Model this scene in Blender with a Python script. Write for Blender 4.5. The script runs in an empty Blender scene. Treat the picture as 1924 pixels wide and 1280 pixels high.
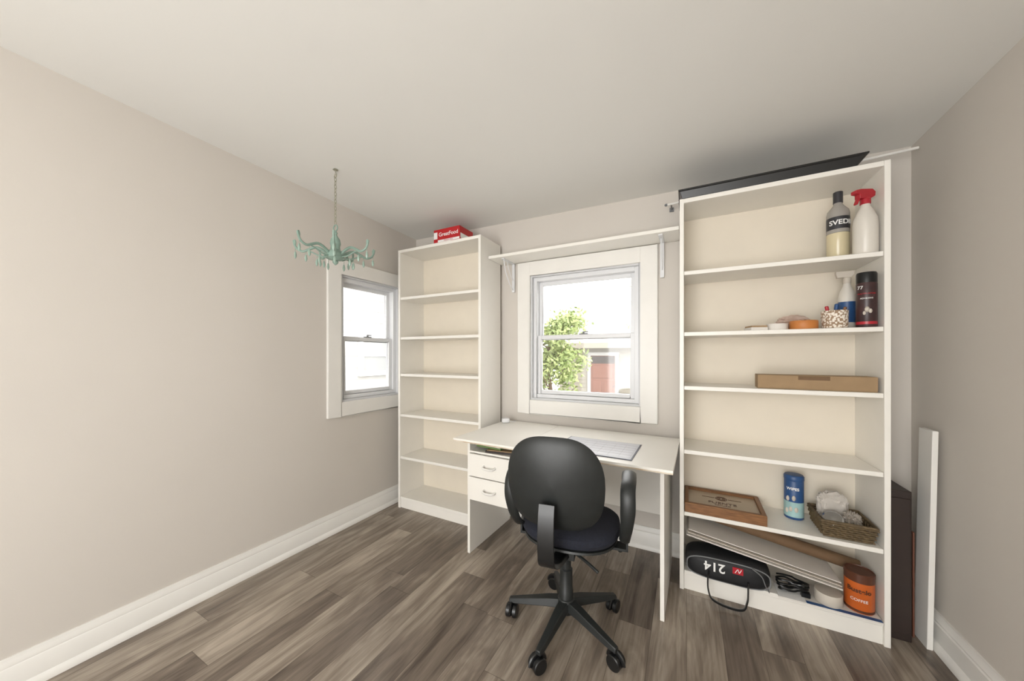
import bpy, bmesh, math, random
from mathutils import Vector, Matrix
random.seed(7)
S = bpy.context.scene
COL = S.collection
try:
    S.view_settings.view_transform = 'Standard'
    S.view_settings.look = 'None'
except Exception: pass

# ---------------------------------------------------------------- materials
def lin(c):
    out = []
    for v in c[:3]:
        v = v/255.0
        out.append(v/12.92 if v <= 0.04045 else ((v+0.055)/1.055)**2.4)
    return (out[0], out[1], out[2], 1.0)

def mat(name, col, rough=0.5, metal=0.0, var=0.06, scale=8.0, bump=0.0, bscale=60.0, col2=None, stretch=None, spec=None, coat=0.0):
    m = bpy.data.materials.new(name); m.use_nodes = True
    nt = m.node_tree; b = nt.nodes["Principled BSDF"]
    b.inputs["Roughness"].default_value = rough
    b.inputs["Metallic"].default_value = metal
    if coat: b.inputs["Coat Weight"].default_value = coat
    if spec is not None: b.inputs["Specular IOR Level"].default_value = spec
    tc = nt.nodes.new("ShaderNodeTexCoord")
    mp = nt.nodes.new("ShaderNodeMapping")
    if stretch: mp.inputs["Scale"].default_value = stretch
    nt.links.new(tc.outputs["Object"], mp.inputs["Vector"])
    n = nt.nodes.new("ShaderNodeTexNoise"); n.inputs["Scale"].default_value = scale
    n.inputs["Detail"].default_value = 4
    nt.links.new(mp.outputs["Vector"], n.inputs["Vector"])
    r = nt.nodes.new("ShaderNodeValToRGB")
    c = lin(col)
    if col2 is None:
        r.color_ramp.elements[0].color = (c[0]*(1-var), c[1]*(1-var), c[2]*(1-var), 1)
        r.color_ramp.elements[1].color = (min(1,c[0]*(1+var)), min(1,c[1]*(1+var)), min(1,c[2]*(1+var)), 1)
    else:
        r.color_ramp.elements[0].color = c; r.color_ramp.elements[1].color = lin(col2)
    r.color_ramp.elements[0].position = 0.3; r.color_ramp.elements[1].position = 0.7
    nt.links.new(n.outputs["Fac"], r.inputs["Fac"])
    nt.links.new(r.outputs["Color"], b.inputs["Base Color"])
    if bump:
        n2 = nt.nodes.new("ShaderNodeTexNoise"); n2.inputs["Scale"].default_value = bscale
        nt.links.new(mp.outputs["Vector"], n2.inputs["Vector"])
        bp = nt.nodes.new("ShaderNodeBump"); bp.inputs["Strength"].default_value = bump
        bp.inputs["Distance"].default_value = 0.002
        nt.links.new(n2.outputs["Fac"], bp.inputs["Height"])
        nt.links.new(bp.outputs["Normal"], b.inputs["Normal"])
    return m

def mat_clear(name, col=(255,255,255), gloss=0.08, tint=1.0):
    m = bpy.data.materials.new(name); m.use_nodes = True
    nt = m.node_tree
    for n in list(nt.nodes): nt.nodes.remove(n)
    o = nt.nodes.new("ShaderNodeOutputMaterial")
    t = nt.nodes.new("ShaderNodeBsdfTransparent"); t.inputs[0].default_value = lin(col)
    g = nt.nodes.new("ShaderNodeBsdfGlossy"); g.inputs["Roughness"].default_value = 0.05
    f = nt.nodes.new("ShaderNodeFresnel"); f.inputs[0].default_value = 1.4
    mu = nt.nodes.new("ShaderNodeMath"); mu.operation = 'MULTIPLY_ADD'
    mu.inputs[1].default_value = 0.6; mu.inputs[2].default_value = gloss*0.3
    nt.links.new(f.outputs[0], mu.inputs[0])
    mx = nt.nodes.new("ShaderNodeMixShader")
    nt.links.new(mu.outputs[0], mx.inputs[0]); nt.links.new(t.outputs[0], mx.inputs[1]); nt.links.new(g.outputs[0], mx.inputs[2])
    nt.links.new(mx.outputs[0], o.inputs[0])
    return m

def mat_floor():
    m = bpy.data.materials.new("plank_floor"); m.use_nodes = True
    nt = m.node_tree; b = nt.nodes["Principled BSDF"]; L = nt.links
    def math_(op,a,bv=None,c=None):
        n=nt.nodes.new("ShaderNodeMath"); n.operation=op
        for i,x in enumerate((a,bv,c)):
            if x is None: continue
            if isinstance(x,(int,float)): n.inputs[i].default_value=x
            else: L.new(x,n.inputs[i])
        return n.outputs[0]
    tc = nt.nodes.new("ShaderNodeTexCoord")
    sep = nt.nodes.new("ShaderNodeSeparateXYZ"); L.new(tc.outputs["Object"], sep.inputs[0])
    W=0.138; LEN=1.1
    xr = math_('DIVIDE',sep.outputs["X"],W)
    row = math_('FLOOR',xr)
    wn = nt.nodes.new("ShaderNodeTexWhiteNoise"); wn.noise_dimensions='1D'; L.new(row,wn.inputs["W"])
    ysh = math_('ADD',math_('DIVIDE',sep.outputs["Y"],LEN),math_('MULTIPLY',wn.outputs["Value"],7.3))
    colid = math_('FLOOR',ysh)
    cid = nt.nodes.new("ShaderNodeCombineXYZ"); L.new(row,cid.inputs[0]); L.new(colid,cid.inputs[1])
    wn2 = nt.nodes.new("ShaderNodeTexWhiteNoise"); wn2.noise_dimensions='3D'; L.new(cid.outputs[0],wn2.inputs["Vector"])
    rnd = wn2.outputs["Value"]
    fx = math_('FRACT',xr); fy = math_('FRACT',ysh)
    ex = math_('MINIMUM',fx,math_('SUBTRACT',1.0,fx)); ey = math_('MINIMUM',fy,math_('SUBTRACT',1.0,fy))
    sx = math_('LESS_THAN',ex,0.007); sy = math_('LESS_THAN',ey,0.0010)
    seam = math_('MAXIMUM',sx,sy)
    def grain(sxv,syv,detail,dist,rough=.6):
        c=nt.nodes.new("ShaderNodeCombineXYZ")
        L.new(math_('MULTIPLY',sep.outputs["Y"],syv),c.inputs[0]); L.new(math_('MULTIPLY',sep.outputs["X"],sxv),c.inputs[1]); L.new(math_('MULTIPLY',rnd,53.0),c.inputs[2])
        n=nt.nodes.new("ShaderNodeTexNoise"); n.inputs["Scale"].default_value=1.0; n.inputs["Detail"].default_value=detail
        n.inputs["Roughness"].default_value=rough; n.inputs["Distortion"].default_value=dist
        L.new(c.outputs[0],n.inputs["Vector"]); return n.outputs["Fac"]
    g1=grain(14,1.7,6,1.1); g2=grain(90,4.0,4,.4); g3=grain(5,1.4,3,1.8)
    v = math_('ADD',math_('MULTIPLY',g1,0.42),math_('MULTIPLY',g2,0.20))
    v = math_('ADD',v,math_('MULTIPLY',g3,0.36))
    v = math_('ADD',v,math_('MULTIPLY',math_('SUBTRACT',rnd,0.5),0.18))
    r = nt.nodes.new("ShaderNodeValToRGB")
    e = r.color_ramp.elements
    e[0].position=0.31; e[0].color=lin((76,65,57))
    e[1].position=0.67; e[1].color=lin((184,172,157))
    k = e.new(0.48); k.color=lin((127,115,103))
    L.new(v, r.inputs["Fac"])
    dk = nt.nodes.new("ShaderNodeMixRGB"); dk.blend_type='MULTIPLY'
    dk.inputs[2].default_value=(0.5,0.47,0.45,1)
    L.new(seam, dk.inputs[0]); L.new(r.outputs["Color"], dk.inputs[1])
    L.new(dk.outputs[0], b.inputs["Base Color"])
    b.inputs["Roughness"].default_value=0.34
    bp = nt.nodes.new("ShaderNodeBump"); bp.inputs["Strength"].default_value=0.12; bp.inputs["Distance"].default_value=0.002
    L.new(g1, bp.inputs["Height"]); L.new(bp.outputs["Normal"], b.inputs["Normal"])
    return m

def mat_wood(name, c1, c2, rough=0.45):
    return mat(name, c1, rough, col2=c2, scale=6.0, stretch=(3,30,30), bump=0.1, bscale=20)

def mat_pattern(name):
    m = mat(name, (232,228,220), 0.6)
    nt = m.node_tree; b = nt.nodes["Principled BSDF"]
    tc = nt.nodes.new("ShaderNodeTexCoord")
    v = nt.nodes.new("ShaderNodeTexVoronoi"); v.inputs["Scale"].default_value = 120; v.distance='CHEBYCHEV'
    nt.links.new(tc.outputs["Object"], v.inputs["Vector"])
    r = nt.nodes.new("ShaderNodeValToRGB"); r.color_ramp.interpolation='CONSTANT'
    r.color_ramp.elements[0].color=lin((232,224,212)); r.color_ramp.elements[1].position=0.44; r.color_ramp.elements[1].color=lin((150,124,98))
    nt.links.new(v.outputs["Distance"], r.inputs[0]); nt.links.new(r.outputs[0], b.inputs["Base Color"])
    return m

M = {}
M['wall'] = mat("wall_paint",(205,199,191),0.75,var=0.02,scale=1.5,bump=0.08,bscale=180)
M['ceil'] = mat("ceiling_paint",(228,227,223),0.8,var=0.015,scale=1.2,bump=0.06,bscale=150)
M['trim'] = mat("trim_paint",(230,228,223),0.4,var=0.015)
M['vinyl'] = mat("window_vinyl",(222,223,225),0.35,var=0.01)
M['jamb'] = mat("window_liner",(204,205,207),0.4,var=0.01)
M['floor'] = mat_floor()
M['lam'] = mat("white_laminate",(235,232,225),0.38,var=0.012)
M['lamback'] = mat("cream_hardboard",(226,217,201),0.6,var=0.02)
M['lamedge'] = mat("worn_edge",(220,210,192),0.6,col2=(170,140,104),scale=9)
M['glass'] = mat_clear("window_glass")
M['blk'] = mat("black_plastic",(32,35,35),0.42,var=0.12,scale=30,bump=0.15,bscale=350)
M['blk2'] = mat("glossy_black_plastic",(20,21,22),0.3)
M['navy'] = mat("navy_fabric",(25,28,40),0.9,var=0.25,scale=120,bump=0.4,bscale=400)
M['mint'] = mat("mint_enamel",(136,160,148),0.4,var=0.08,scale=30)
M['mintglass'] = mat("mint_crystal",(152,174,162),0.12,var=0.05)
M['chain'] = mat("chain_metal",(170,168,150),0.4,metal=0.6)
M['red'] = mat("red_card",(180,26,32),0.45)
M['redp'] = mat("red_plastic",(170,34,46),0.3)
M['white'] = mat("white_print",(236,236,234),0.5,var=0.01)
M['paper'] = mat("paper_white",(218,213,206),0.7,var=0.02)
M['sack'] = mat("grey_white_sack",(190,184,176),0.6,var=0.06,scale=30)
M['card'] = mat("kraft_card",(154,128,96),0.75,var=0.06,scale=20)
M['card2'] = mat("kraft_dark",(112,87,62),0.75,var=0.08,scale=20)
M['wood'] = mat_wood("oak_frame",(106,70,40),(144,100,60))
M['woodin'] = mat("tan_panel",(176,160,137),0.35,var=0.05)
M['brown'] = mat("dark_brown_case",(46,35,31),0.5,var=0.2)
M['orange'] = mat("orange_label",(196,96,36),0.4)
M['orange2'] = mat("dull_orange_tape",(188,118,58),0.5)
M['brownlid'] = mat("brown_lid",(86,48,30),0.4)
M['blue'] = mat("blue_label",(42,80,130),0.4)
M['teal'] = mat("pale_teal",(160,194,194),0.4)
M['wicker'] = mat("wicker",(98,82,58),0.7,var=0.35,scale=60)
M['steel'] = mat("steel",(200,200,200),0.25,metal=0.9)
M['tape'] = mat("masking_roll",(198,190,178),0.6)
M['pattern'] = mat_pattern("geometric_print")
M['amber'] = mat("pale_amber_liquid",(212,200,166),0.15,var=0.03)
M['greyglass'] = mat("smoky_glass",(160,156,150),0.15)
M['milky'] = mat("milky_plastic",(216,211,202),0.3,var=0.02)
M['darklabel'] = mat("charcoal_label",(50,50,54),0.4)
M['canbody'] = mat("dark_maroon_print",(46,34,36),0.35,col2=(72,44,44),scale=25)
M['pad'] = mat("desk_pad_sheet",(204,206,214),0.25,var=0.02)
M['padedge'] = mat("desk_pad_edge",(70,74,92),0.4)
M['grey'] = mat("grey_trim",(120,122,124),0.5)
M['bag'] = mat("black_nylon",(24,25,28),0.6,var=0.2,scale=40,bump=0.3,bscale=300)
M['ext'] = mat("exterior_siding",(158,158,156),0.7,var=0.02)
M['extw'] = mat("exterior_window_pane",(136,138,138),0.3,var=0.02)
M['garage'] = mat("garage_siding",(136,131,120),0.7,var=0.03)
M['roof'] = mat("shingle_roof",(146,144,140),0.9,var=0.1,scale=6)
M['doorbr'] = mat("brown_exterior_door",(112,70,54),0.5)
M['doordk'] = mat("dark_door_glass",(56,48,46),0.2)
M['ground'] = mat("yard_ground",(150,146,138),0.9,var=0.1,scale=3)
M['leaf'] = mat("leaf_green",(98,118,62),0.6,col2=(154,164,108),scale=4)
M['leafbook'] = mat("green_cover",(104,128,72),0.5)
M['bark'] = mat("bark",(96,80,62),0.9,var=0.2)

# ---------------------------------------------------------------- mesh builder
def smooth_path(pts, n=6, closed=False):
    P = [Vector(p) for p in pts]; out = []
    N = len(P); rng = N if closed else N-1
    for i in range(rng):
        if closed: p0,p1,p2,p3 = P[(i-1)%N],P[i],P[(i+1)%N],P[(i+2)%N]
        else: p0,p1,p2,p3 = P[max(i-1,0)],P[i],P[i+1],P[min(i+2,N-1)]
        for k in range(n):
            t=k/n
            out.append(0.5*((2*p1)+(-p0+p2)*t+(2*p0-5*p1+4*p2-p3)*t*t+(-p0+3*p1-3*p2+p3)*t**3))
    if not closed: out.append(P[-1])
    return out

class MB:
    def __init__(s): s.v=[]; s.f=[]; s.m=[]; s.T=Matrix.Identity(4)
    def add(s, vs, fs, mi=0, T=None):
        T = s.T @ T if T is not None else s.T
        o=len(s.v); s.v += [tuple(T @ Vector(v)) for v in vs]
        s.f += [tuple(i+o for i in f) for f in fs]; s.m += [mi]*len(fs)
        return s
    def box(s,x0,x1,y0,y1,z0,z1,mi=0,T=None):
        return s.add([(x0,y0,z0),(x1,y0,z0),(x1,y1,z0),(x0,y1,z0),(x0,y0,z1),(x1,y0,z1),(x1,y1,z1),(x0,y1,z1)],
          [(3,2,1,0),(4,5,6,7),(0,1,5,4),(1,2,6,5),(2,3,7,6),(3,0,4,7)],mi,T)
    def lathe(s,prof,c=(0,0,0),seg=32,mi=0,T=None):
        vs=[];fs=[]
        for r,z in prof:
            r=max(r,1e-5)
            for k in range(seg):
                a=2*math.pi*k/seg; vs.append((c[0]+r*math.cos(a),c[1]+r*math.sin(a),c[2]+z))
        for i in range(len(prof)-1):
            for k in range(seg):
                k2=(k+1)%seg
                fs.append((i*seg+k,i*seg+k2,(i+1)*seg+k2,(i+1)*seg+k))
        fs.append(tuple(reversed(range(seg)))); fs.append(tuple(range((len(prof)-1)*seg,len(prof)*seg)))
        return s.add(vs,fs,mi,T)
    def tube(s,pts,rad,seg=10,closed=False,mi=0,T=None,flat=1.0):
        P=[Vector(p) for p in pts]; N=len(P); vs=[];fs=[]
        up=None
        for i,p in enumerate(P):
            if closed: t=(P[(i+1)%N]-P[i-1])
            else: t=P[min(i+1,N-1)]-P[max(i-1,0)]
            t.normalize()
            if up is None:
                up=Vector((0,0,1)) if abs(t.z)<0.9 else Vector((1,0,0))
            a=(up-t*up.dot(t)).normalized(); b=t.cross(a); up=a
            r=rad[i] if isinstance(rad,(list,tuple)) else rad
            for k in range(seg):
                an=2*math.pi*k/seg
                vs.append(tuple(p+a*(r*math.cos(an)*flat)+b*(r*math.sin(an))))
        R=N if closed else N-1
        for i in range(R):
            j=(i+1)%N
            for k in range(seg):
                k2=(k+1)%seg; fs.append((i*seg+k,i*seg+k2,j*seg+k2,j*seg+k))
        if not closed:
            fs.append(tuple(reversed(range(seg)))); fs.append(tuple(range((N-1)*seg,N*seg)))
        return s.add(vs,fs,mi,T)
    def torus(s,c,R,r,axis='z',mi=0,seg=20,rs=8,sx=1,sy=1):
        pts=[]
        for k in range(seg):
            a=2*math.pi*k/seg; u=R*math.cos(a)*sx; w=R*math.sin(a)*sy
            p={'z':(u,w,0),'y':(u,0,w),'x':(0,u,w)}[axis]
            pts.append((c[0]+p[0],c[1]+p[1],c[2]+p[2]))
        return s.tube(pts,r,rs,True,mi)
    def ball(s,c,rx,ry=None,rz=None,mi=0,seg=20,T=None,pw=1.0):
        ry=ry or rx; rz=rz or rx; vs=[];fs=[]; n=seg//2
        def sp(x): return math.copysign(abs(x)**pw,x)
        for i in range(n+1):
            ph=-math.pi/2+math.pi*i/n
            for k in range(seg):
                a=2*math.pi*k/seg
                vs.append((c[0]+rx*sp(math.cos(ph))*sp(math.cos(a)),c[1]+ry*sp(math.cos(ph))*sp(math.sin(a)),c[2]+rz*sp(math.sin(ph))))
        for i in range(n):
            for k in range(seg):
                k2=(k+1)%seg; fs.append((i*seg+k,i*seg+k2,(i+1)*seg+k2,(i+1)*seg+k))
        return s.add(vs,fs,mi,T)
    def extr(s,poly,axis,a,b,mi=0,T=None):
        n=len(poly); vs=[]
        for w in (a,b):
            for p,q in poly:
                vs.append({'x':(w,p,q),'y':(p,w,q),'z':(p,q,w)}[axis])
        fs=[tuple(reversed(range(n))),tuple(range(n,2*n))]
        for k in range(n): fs.append((k,(k+1)%n,n+(k+1)%n,n+k))
        return s.add(vs,fs,mi,T)
    def done(s,name,mats,parent=None,loc=(0,0,0),rot=(0,0,0),smooth=True,bevel=0,seg=2,label=None,category=None,group=None,kind=None,sub=0):
        me=bpy.data.meshes.new(name); me.from_pydata(s.v,[],s.f)
        if not isinstance(mats,(list,tuple)): mats=[mats]
        for m in mats: me.materials.append(m)
        for p,mi in zip(me.polygons,s.m): p.material_index=mi
        bm=bmesh.new(); bm.from_mesh(me)
        bmesh.ops.remove_doubles(bm,verts=bm.verts,dist=1e-6)
        bmesh.ops.recalc_face_normals(bm,faces=bm.faces)
        bm.to_mesh(me); bm.free()
        if smooth:
            for p in me.polygons: p.use_smooth=True
            me.set_sharp_from_angle(angle=math.radians(38))
        ob=bpy.data.objects.new(name,me); COL.objects.link(ob)
        ob.location=loc; ob.rotation_euler=rot
        if parent: ob.parent=parent
        if bevel:
            bv=ob.modifiers.new("bevel",'BEVEL'); bv.width=bevel; bv.segments=seg; bv.limit_method='ANGLE'; bv.angle_limit=math.radians(40)
            bv.harden_normals=False
        if sub:
            sd=ob.modifiers.new("sub",'SUBSURF'); sd.levels=sub; sd.render_levels=sub
        tag(ob,label,category,group,kind)
        return ob

def tag(ob,label=None,category=None,group=None,kind=None):
    if label: ob["label"]=label
    if category: ob["category"]=category
    if group: ob["group"]=group
    if kind: ob["kind"]=kind

def root(name,loc,label,category,rot=0,group=None,kind=None):
    e=bpy.data.objects.new(name,None); COL.objects.link(e); e.empty_display_size=0.05
    e.location=loc; e.rotation_euler=(0,0,rot); tag(e,label,category,group,kind)
    return e

def text(body,size,m,parent,loc,rot=(math.pi/2,0,0),name="lettering",wrap=None,face=0,bold=0.0,ex=0.0004,label=None):
    cu=bpy.data.curves.new("t",'FONT'); cu.body=body; cu.size=size; cu.align_x='CENTER'; cu.align_y='CENTER'; cu.extrude=ex; cu.offset=bold
    ob=bpy.data.objects.new("t",cu); COL.objects.link(ob)
    dg=bpy.context.evaluated_depsgraph_get()
    me=bpy.data.meshes.new_from_object(ob.evaluated_get(dg))
    bpy.data.objects.remove(ob,do_unlink=True)
    me.name=name
    me.materials.clear(); me.materials.append(m)
    if wrap:
        bm=bmesh.new(); bm.from_mesh(me)
        bmesh.ops.triangulate(bm,faces=bm.faces)
        bmesh.ops.subdivide_edges(bm,edges=[e for e in bm.edges if e.calc_length()>wrap*0.25],cuts=2)
        for v in bm.verts:
            a=v.co.x/wrap+face; z=v.co.y; rr=wrap+0.0012+v.co.z
            v.co=Vector((rr*math.sin(a),-rr*math.cos(a),z))
        bm.to_mesh(me); bm.free()
        rot=(0,0,0)
    o=bpy.data.objects.new(name,me); COL.objects.link(o); o.parent=parent; o.location=loc; o.rotation_euler=rot
    if label: o["label"]=label
    return o

# ---------------------------------------------------------------- room shell
XL,XR,YB,YF=-2.14,0.935,2.26,-1.7
def cz(x,y): return 2.24-0.016*(x-XL)+0.028*(YB-y)
def struct(mb,name,m,**k): return mb.done(name,m,kind="structure",**k)

b=MB(); b.box(XL-.12,XR+.12,YF-.12,YB+.12,-.1,0); struct(b,"floor",M['floor'],smooth=False)
b=MB(); xs=(XL-.12,XR+.12); ys=(YF-.12,YB+.12)
vs=[(xs[0],ys[0],cz(xs[0],ys[0])),(xs[1],ys[0],cz(xs[1],ys[0])),(xs[1],ys[1],cz(xs[1],ys[1])),(xs[0],ys[1],cz(xs[0],ys[1]))]
vs+= [(v[0],v[1],v[2]+.1) for v in vs]
b.add(vs,[(3,2,1,0),(4,5,6,7),(0,1,5,4),(1,2,6,5),(2,3,7,6),(3,0,4,7)]); struct(b,"ceiling",M['ceil'],smooth=False)

def wallbox(b,x0,x1,y0,y1,z0,top=True,z1=None):
    if z1 is not None: b.box(x0,x1,y0,y1,z0,z1); return
    v=[(x0,y0,z0),(x1,y0,z0),(x1,y1,z0),(x0,y1,z0)]
    v+=[(x,y,cz(x,y)) for x,y,_ in v]
    b.add(v,[(3,2,1,0),(4,5,6,7),(0,1,5,4),(1,2,6,5),(2,3,7,6),(3,0,4,7)])
WB=(-1.02,-.257,.885,1.795)   # back window opening
WL=(1.517,2.055,.885,1.775)   # left window opening (y)
b=MB(); wallbox(b,XL,WB[0],YB,YB+.12,0); wallbox(b,WB[1],XR,YB,YB+.12,0)
wallbox(b,WB[0],WB[1],YB,YB+.12,0,z1=WB[2]); wallbox(b,WB[0],WB[1],YB,YB+.12,WB[3]); struct(b,"wall_back",M['wall'],smooth=False)
b=MB(); wallbox(b,XL-.12,XL,YF,WL[0],0); wallbox(b,XL-.12,XL,WL[1],YB+.12,0)
wallbox(b,XL-.12,XL,WL[0],WL[1],0,z1=WL[2]); wallbox(b,XL-.12,XL,WL[0],WL[1],WL[3]); struct(b,"wall_left",M['wall'],smooth=False)
b=MB(); wallbox(b,XR,XR+.12,YF,YB+.12,0); struct(b,"wall_right",M['wall'],smooth=False)
b=MB(); wallbox(b,XL,-1.3,YF-.12,YF,0); wallbox(b,.1,XR,YF-.12,YF,0); wallbox(b,-1.3,.1,YF-.12,YF,2.05); struct(b,"wall_rear",M['wall'],smooth=False)

prof=[(0,0),(.028,0),(.028,.012),(.022,.024),(.015,.03),(.015,.1),(.012,.104),(.013,.112),(.008,.122),(.006,.136),(0,.136)]
b=MB(); b.extr([(XL+p,q) for p,q in prof],'y',YF,YB); struct(b,"baseboard_left",M['trim'])
b=MB(); b.extr([(XR-p*1.3,q) for p,q in prof],'y',YF,YB); struct(b,"baseboard_right",M['trim'])
b=MB(); b.extr([(YB-p,q) for p,q in prof],'x',XL+.028,XR-.036); struct(b,"baseboard_back",M['trim'])

# ---------------------------------------------------------------- windows
def window(name,W,H,loc,rot):
    b=MB(); fr=.028
    b.box(-.001,.012,-.004,.12,0,H,1); b.box(W-.012,W+.001,-.004,.12,0,H,1); b.box(.012,W-.012,-.004,.12,H-.012,H,1); b.box(.012,W-.012,-.004,.12,0,.014,1)
    x0,x1,z0,z1=.012,W-.012,.014,H-.012
    for (a,c,d,e) in ((x0,x0+fr,z0,z1),(x1-fr,x1,z0,z1),(x0+fr,x1-fr,z1-fr,z1),(x0+fr,x1-fr,z0,z0+fr)):
        b.box(a,c,.02,.105,d,e)
    w=b.done(name,[M['vinyl'],M['jamb']],loc=loc,rot=(0,0,rot),bevel=.002,kind="structure")
    ix0,ix1,iz0,iz1=x0+fr,x1-fr,z0+fr,z1-fr; mid=(iz0+iz1)/2
    def sash(za,zb,ya,yb):
        b=MB(); r=.028
        b.box(ix0,ix0+r,ya,yb,za,zb); b.box(ix1-r,ix1,ya,yb,za,zb); b.box(ix0+r,ix1-r,ya,yb,zb-r,zb); b.box(ix0+r,ix1-r,ya,yb,za,za+r)
        s=b.done("sash",M['vinyl'],parent=w,bevel=.003)
        g=MB(); ym=(ya+yb)/2; g.box(ix0+r,ix1-r,ym-.002,ym+.002,za+r,zb-r); g.done("pane",M['glass'],parent=s,smooth=False)
        return s
    sash(mid-.015,iz1,.068,.090); lo=sash(iz0,mid+.015,.038,.062)
    b=MB(); b.box(W/2-.03,W/2+.03,.040,.061,mid+.015,mid+.024); b.lathe([(.008,0),(.008,.012)],c=(W/2,.05,mid+.024),seg=12); b.box(W/2-.005,W/2+.032,.044,.052,mid+.03,mid+.038)
    b.done("sash_lock",M['grey'],parent=lo,bevel=.001)
    return w
window("window_2",WB[1]-WB[0],WB[3]-WB[2],(WB[0],YB,WB[2]),0)
window("window_1",WL[1]-WL[0],WL[3]-WL[2],(XL,WL[0],WL[2]),math.pi/2)
def casing(name,u0,u1,z0,z1,w,loc,rot):
    b=MB(); t=.02
    for (a,c,d,e) in ((u0-w,u0,z0-w,z1+w),(u1,u1+w,z0-w,z1+w),(u0,u1,z1,z1+w),(u0,u1,z0-w,z0)):
        b.box(a,c,-t,0,d,e)
    b.done(name,M['trim'],loc=loc,rot=(0,0,rot),bevel=.003,kind="structure")
casing("trim_2",WB[0],WB[1],WB[2],WB[3],.1,(0,YB,0),0)
casing("trim_1",WL[0],WL[1],WL[2],WL[3],.1,(XL,0,0),math.pi/2)

# ---------------------------------------------------------------- bookcases
def bookcase(x0,y0,W,D,H,shelves,label):
    r=root("bookcase",(x0,y0,0),label,"bookcase")
    t=.02
    for a in (0,W-t):
        b=MB(); b.box(a,a+t,0,D,0,H); b.done("side_panel",M['lam'],parent=r,bevel=.0015)
    b=MB(); b.box(t,W-t,0.001,D-.004,H-.022,H); b.done("top_panel",M['lam'],parent=r,bevel=.0015)
    b=MB(); b.box(t,W-t,D-.006,D,.05,H-.022); b.done("back_panel",M['lamback'],parent=r,smooth=False)
    for i,z in enumerate(shelves):
        b=MB(); b.box(t+.001,W-t-.001,.004,D-.006,z-.02,z); b.done("shelf",M['lam'],parent=r,bevel=.0015)
    b=MB(); b.box(t,W-t,.012,.03,0,shelves[-1]-.02); b.done("plinth",M['lam'],parent=r,bevel=.001)
    return r
bookcase(-2.037,1.95,.778,.278,2.045,[1.67,1.355,1.065,.745,.41,.09],"tall white laminate bookcase with empty shelves beside the window")
bookcase(-.032,1.947,.78,.28,2.02,[1.645,1.33,1.052,.722,.402,.10],"tall white laminate bookcase holding bottles, boxes and clutter")

# ---------------------------------------------------------------- wall shelf above window
r=root("wall_shelf",(-1.257,2.05,1.9),"white board shelf on two metal brackets above the window","shelf")
b=MB(); b.box(0,1.22,0,.205,0,.02); b.done("shelf_board",M['lam'],parent=r,bevel=.0015)
for x in (.10,1.125):
    right = x>.3
    b=MB()
    b.box(x-.011,x+.011,.183 if right else .193,.189 if right else .199,-.215,0)
    b.box(x-.011,x+.011,.03,.183 if right else .199,-.006,0)
    if not right:
        pts=smooth_path([(x,.192,-.20),(x,.14,-.165),(x,.075,-.09),(x,.045,-.006)],6); b.tube(pts,.003,8)
        pts=smooth_path([(x,.192,-.13),(x,.155,-.1),(x,.115,-.05),(x,.10,-.006)],6); b.tube(pts,.0025,8)
    else:
        pts=smooth_path([(x,.182,-.17),(x,.15,-.12),(x,.11,-.05),(x,.09,-.006)],6); b.tube(pts,.003,8)
    b.done("bracket",M['vinyl'],parent=r)

# ---------------------------------------------------------------- desk
dr=-math.radians(1.6)
D=root("desk",(-1.225,1.6,0),"white laminate desk with two drawers and worn edges","desk",rot=dr)
b=MB(); b.box(0,.423,0,.63,.704,.722); b.box(.425,1.175,0,.63,.704,.722)
b.box(.0,.423,-.0012,0,.705,.711,1); b.box(.425,1.175,-.0012,0,.705,.711,1)
b.done("desktop",[M['lam'],M['lamedge']],parent=D,bevel=.001)
b=MB(); b.box(.03,.048,.10,.60,0,.704); b.done("side_panel",M['lam'],parent=D,bevel=.001)
b=MB(); b.box(1.115,1.133,.10,.60,0,.704); b.done("side_panel",M['lam'],parent=D,bevel=.001)
b=MB(); b.box(.40,.416,.10,.60,.335,.702); b.box(.048,.40,.10,.60,.335,.351); b.box(.048,.40,.10,.60,.618,.63); b.box(.048,.40,.585,.60,.351,.618)
b.done("drawer_housing",M['lam'],parent=D,bevel=.001)
for z0,z1 in ((.482,.615),(.338,.476)):
    b=MB(); b.box(.050,.398,.086,.104,z0,z1); b.box(.06,.39,.104,.55,z0+.02,z0+.028); b.box(.06,.07,.104,.55,z0+.02,z0+.1); b.box(.38,.39,.104,.55,z0+.02,z0+.1)
    d=b.done("drawer",M['lam'],parent=D,bevel=.0012)
    zc=(z0+z1)/2+.005; b=MB(); p=smooth_path([(.160,.088,zc),(.163,.068,zc-.004),(.180,.062,zc-.008),(.218,.062,zc-.008),(.235,.068,zc-.004),(.238,.088,zc)],5)
    b.tube(p,.006,8,flat=1.2); b.done("handle",M['trim'],parent=d)
b=MB(); b.box(.416,1.115,.585,.6,.27,.702); b.done("back_panel",M['lam'],parent=D,bevel=.001)
Rm=Matrix.Translation((-1.225,1.6,0))@Matrix.Rotation(dr,4,'Z')
def dp(x,y,z): return tuple(Rm@Vector((x,y,z)))
b=MB(); b.box(-.12,.12,-.15,.15,0,.012); b.box(-.11,.115,-.148,.14,.0122,.018,1)
b.done("notebook",[M['brown'],M['card']],loc=dp(.25,.27,.6305),rot=(0,0,.15),bevel=.001,label="dark notebook with kraft cover in the open desk slot",category="notebook")
b=MB(); b.box(-.09,.09,-.12,.12,0,.01); b.box(-.088,.088,-.118,.118,.0102,.014,1)
b.done("magazine",[M['leafbook'],M['paper']],loc=dp(.17,.25,.6495),rot=(0,0,-.1),bevel=.001,label="thin green and white magazine in the desk slot",category="magazine")

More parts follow.
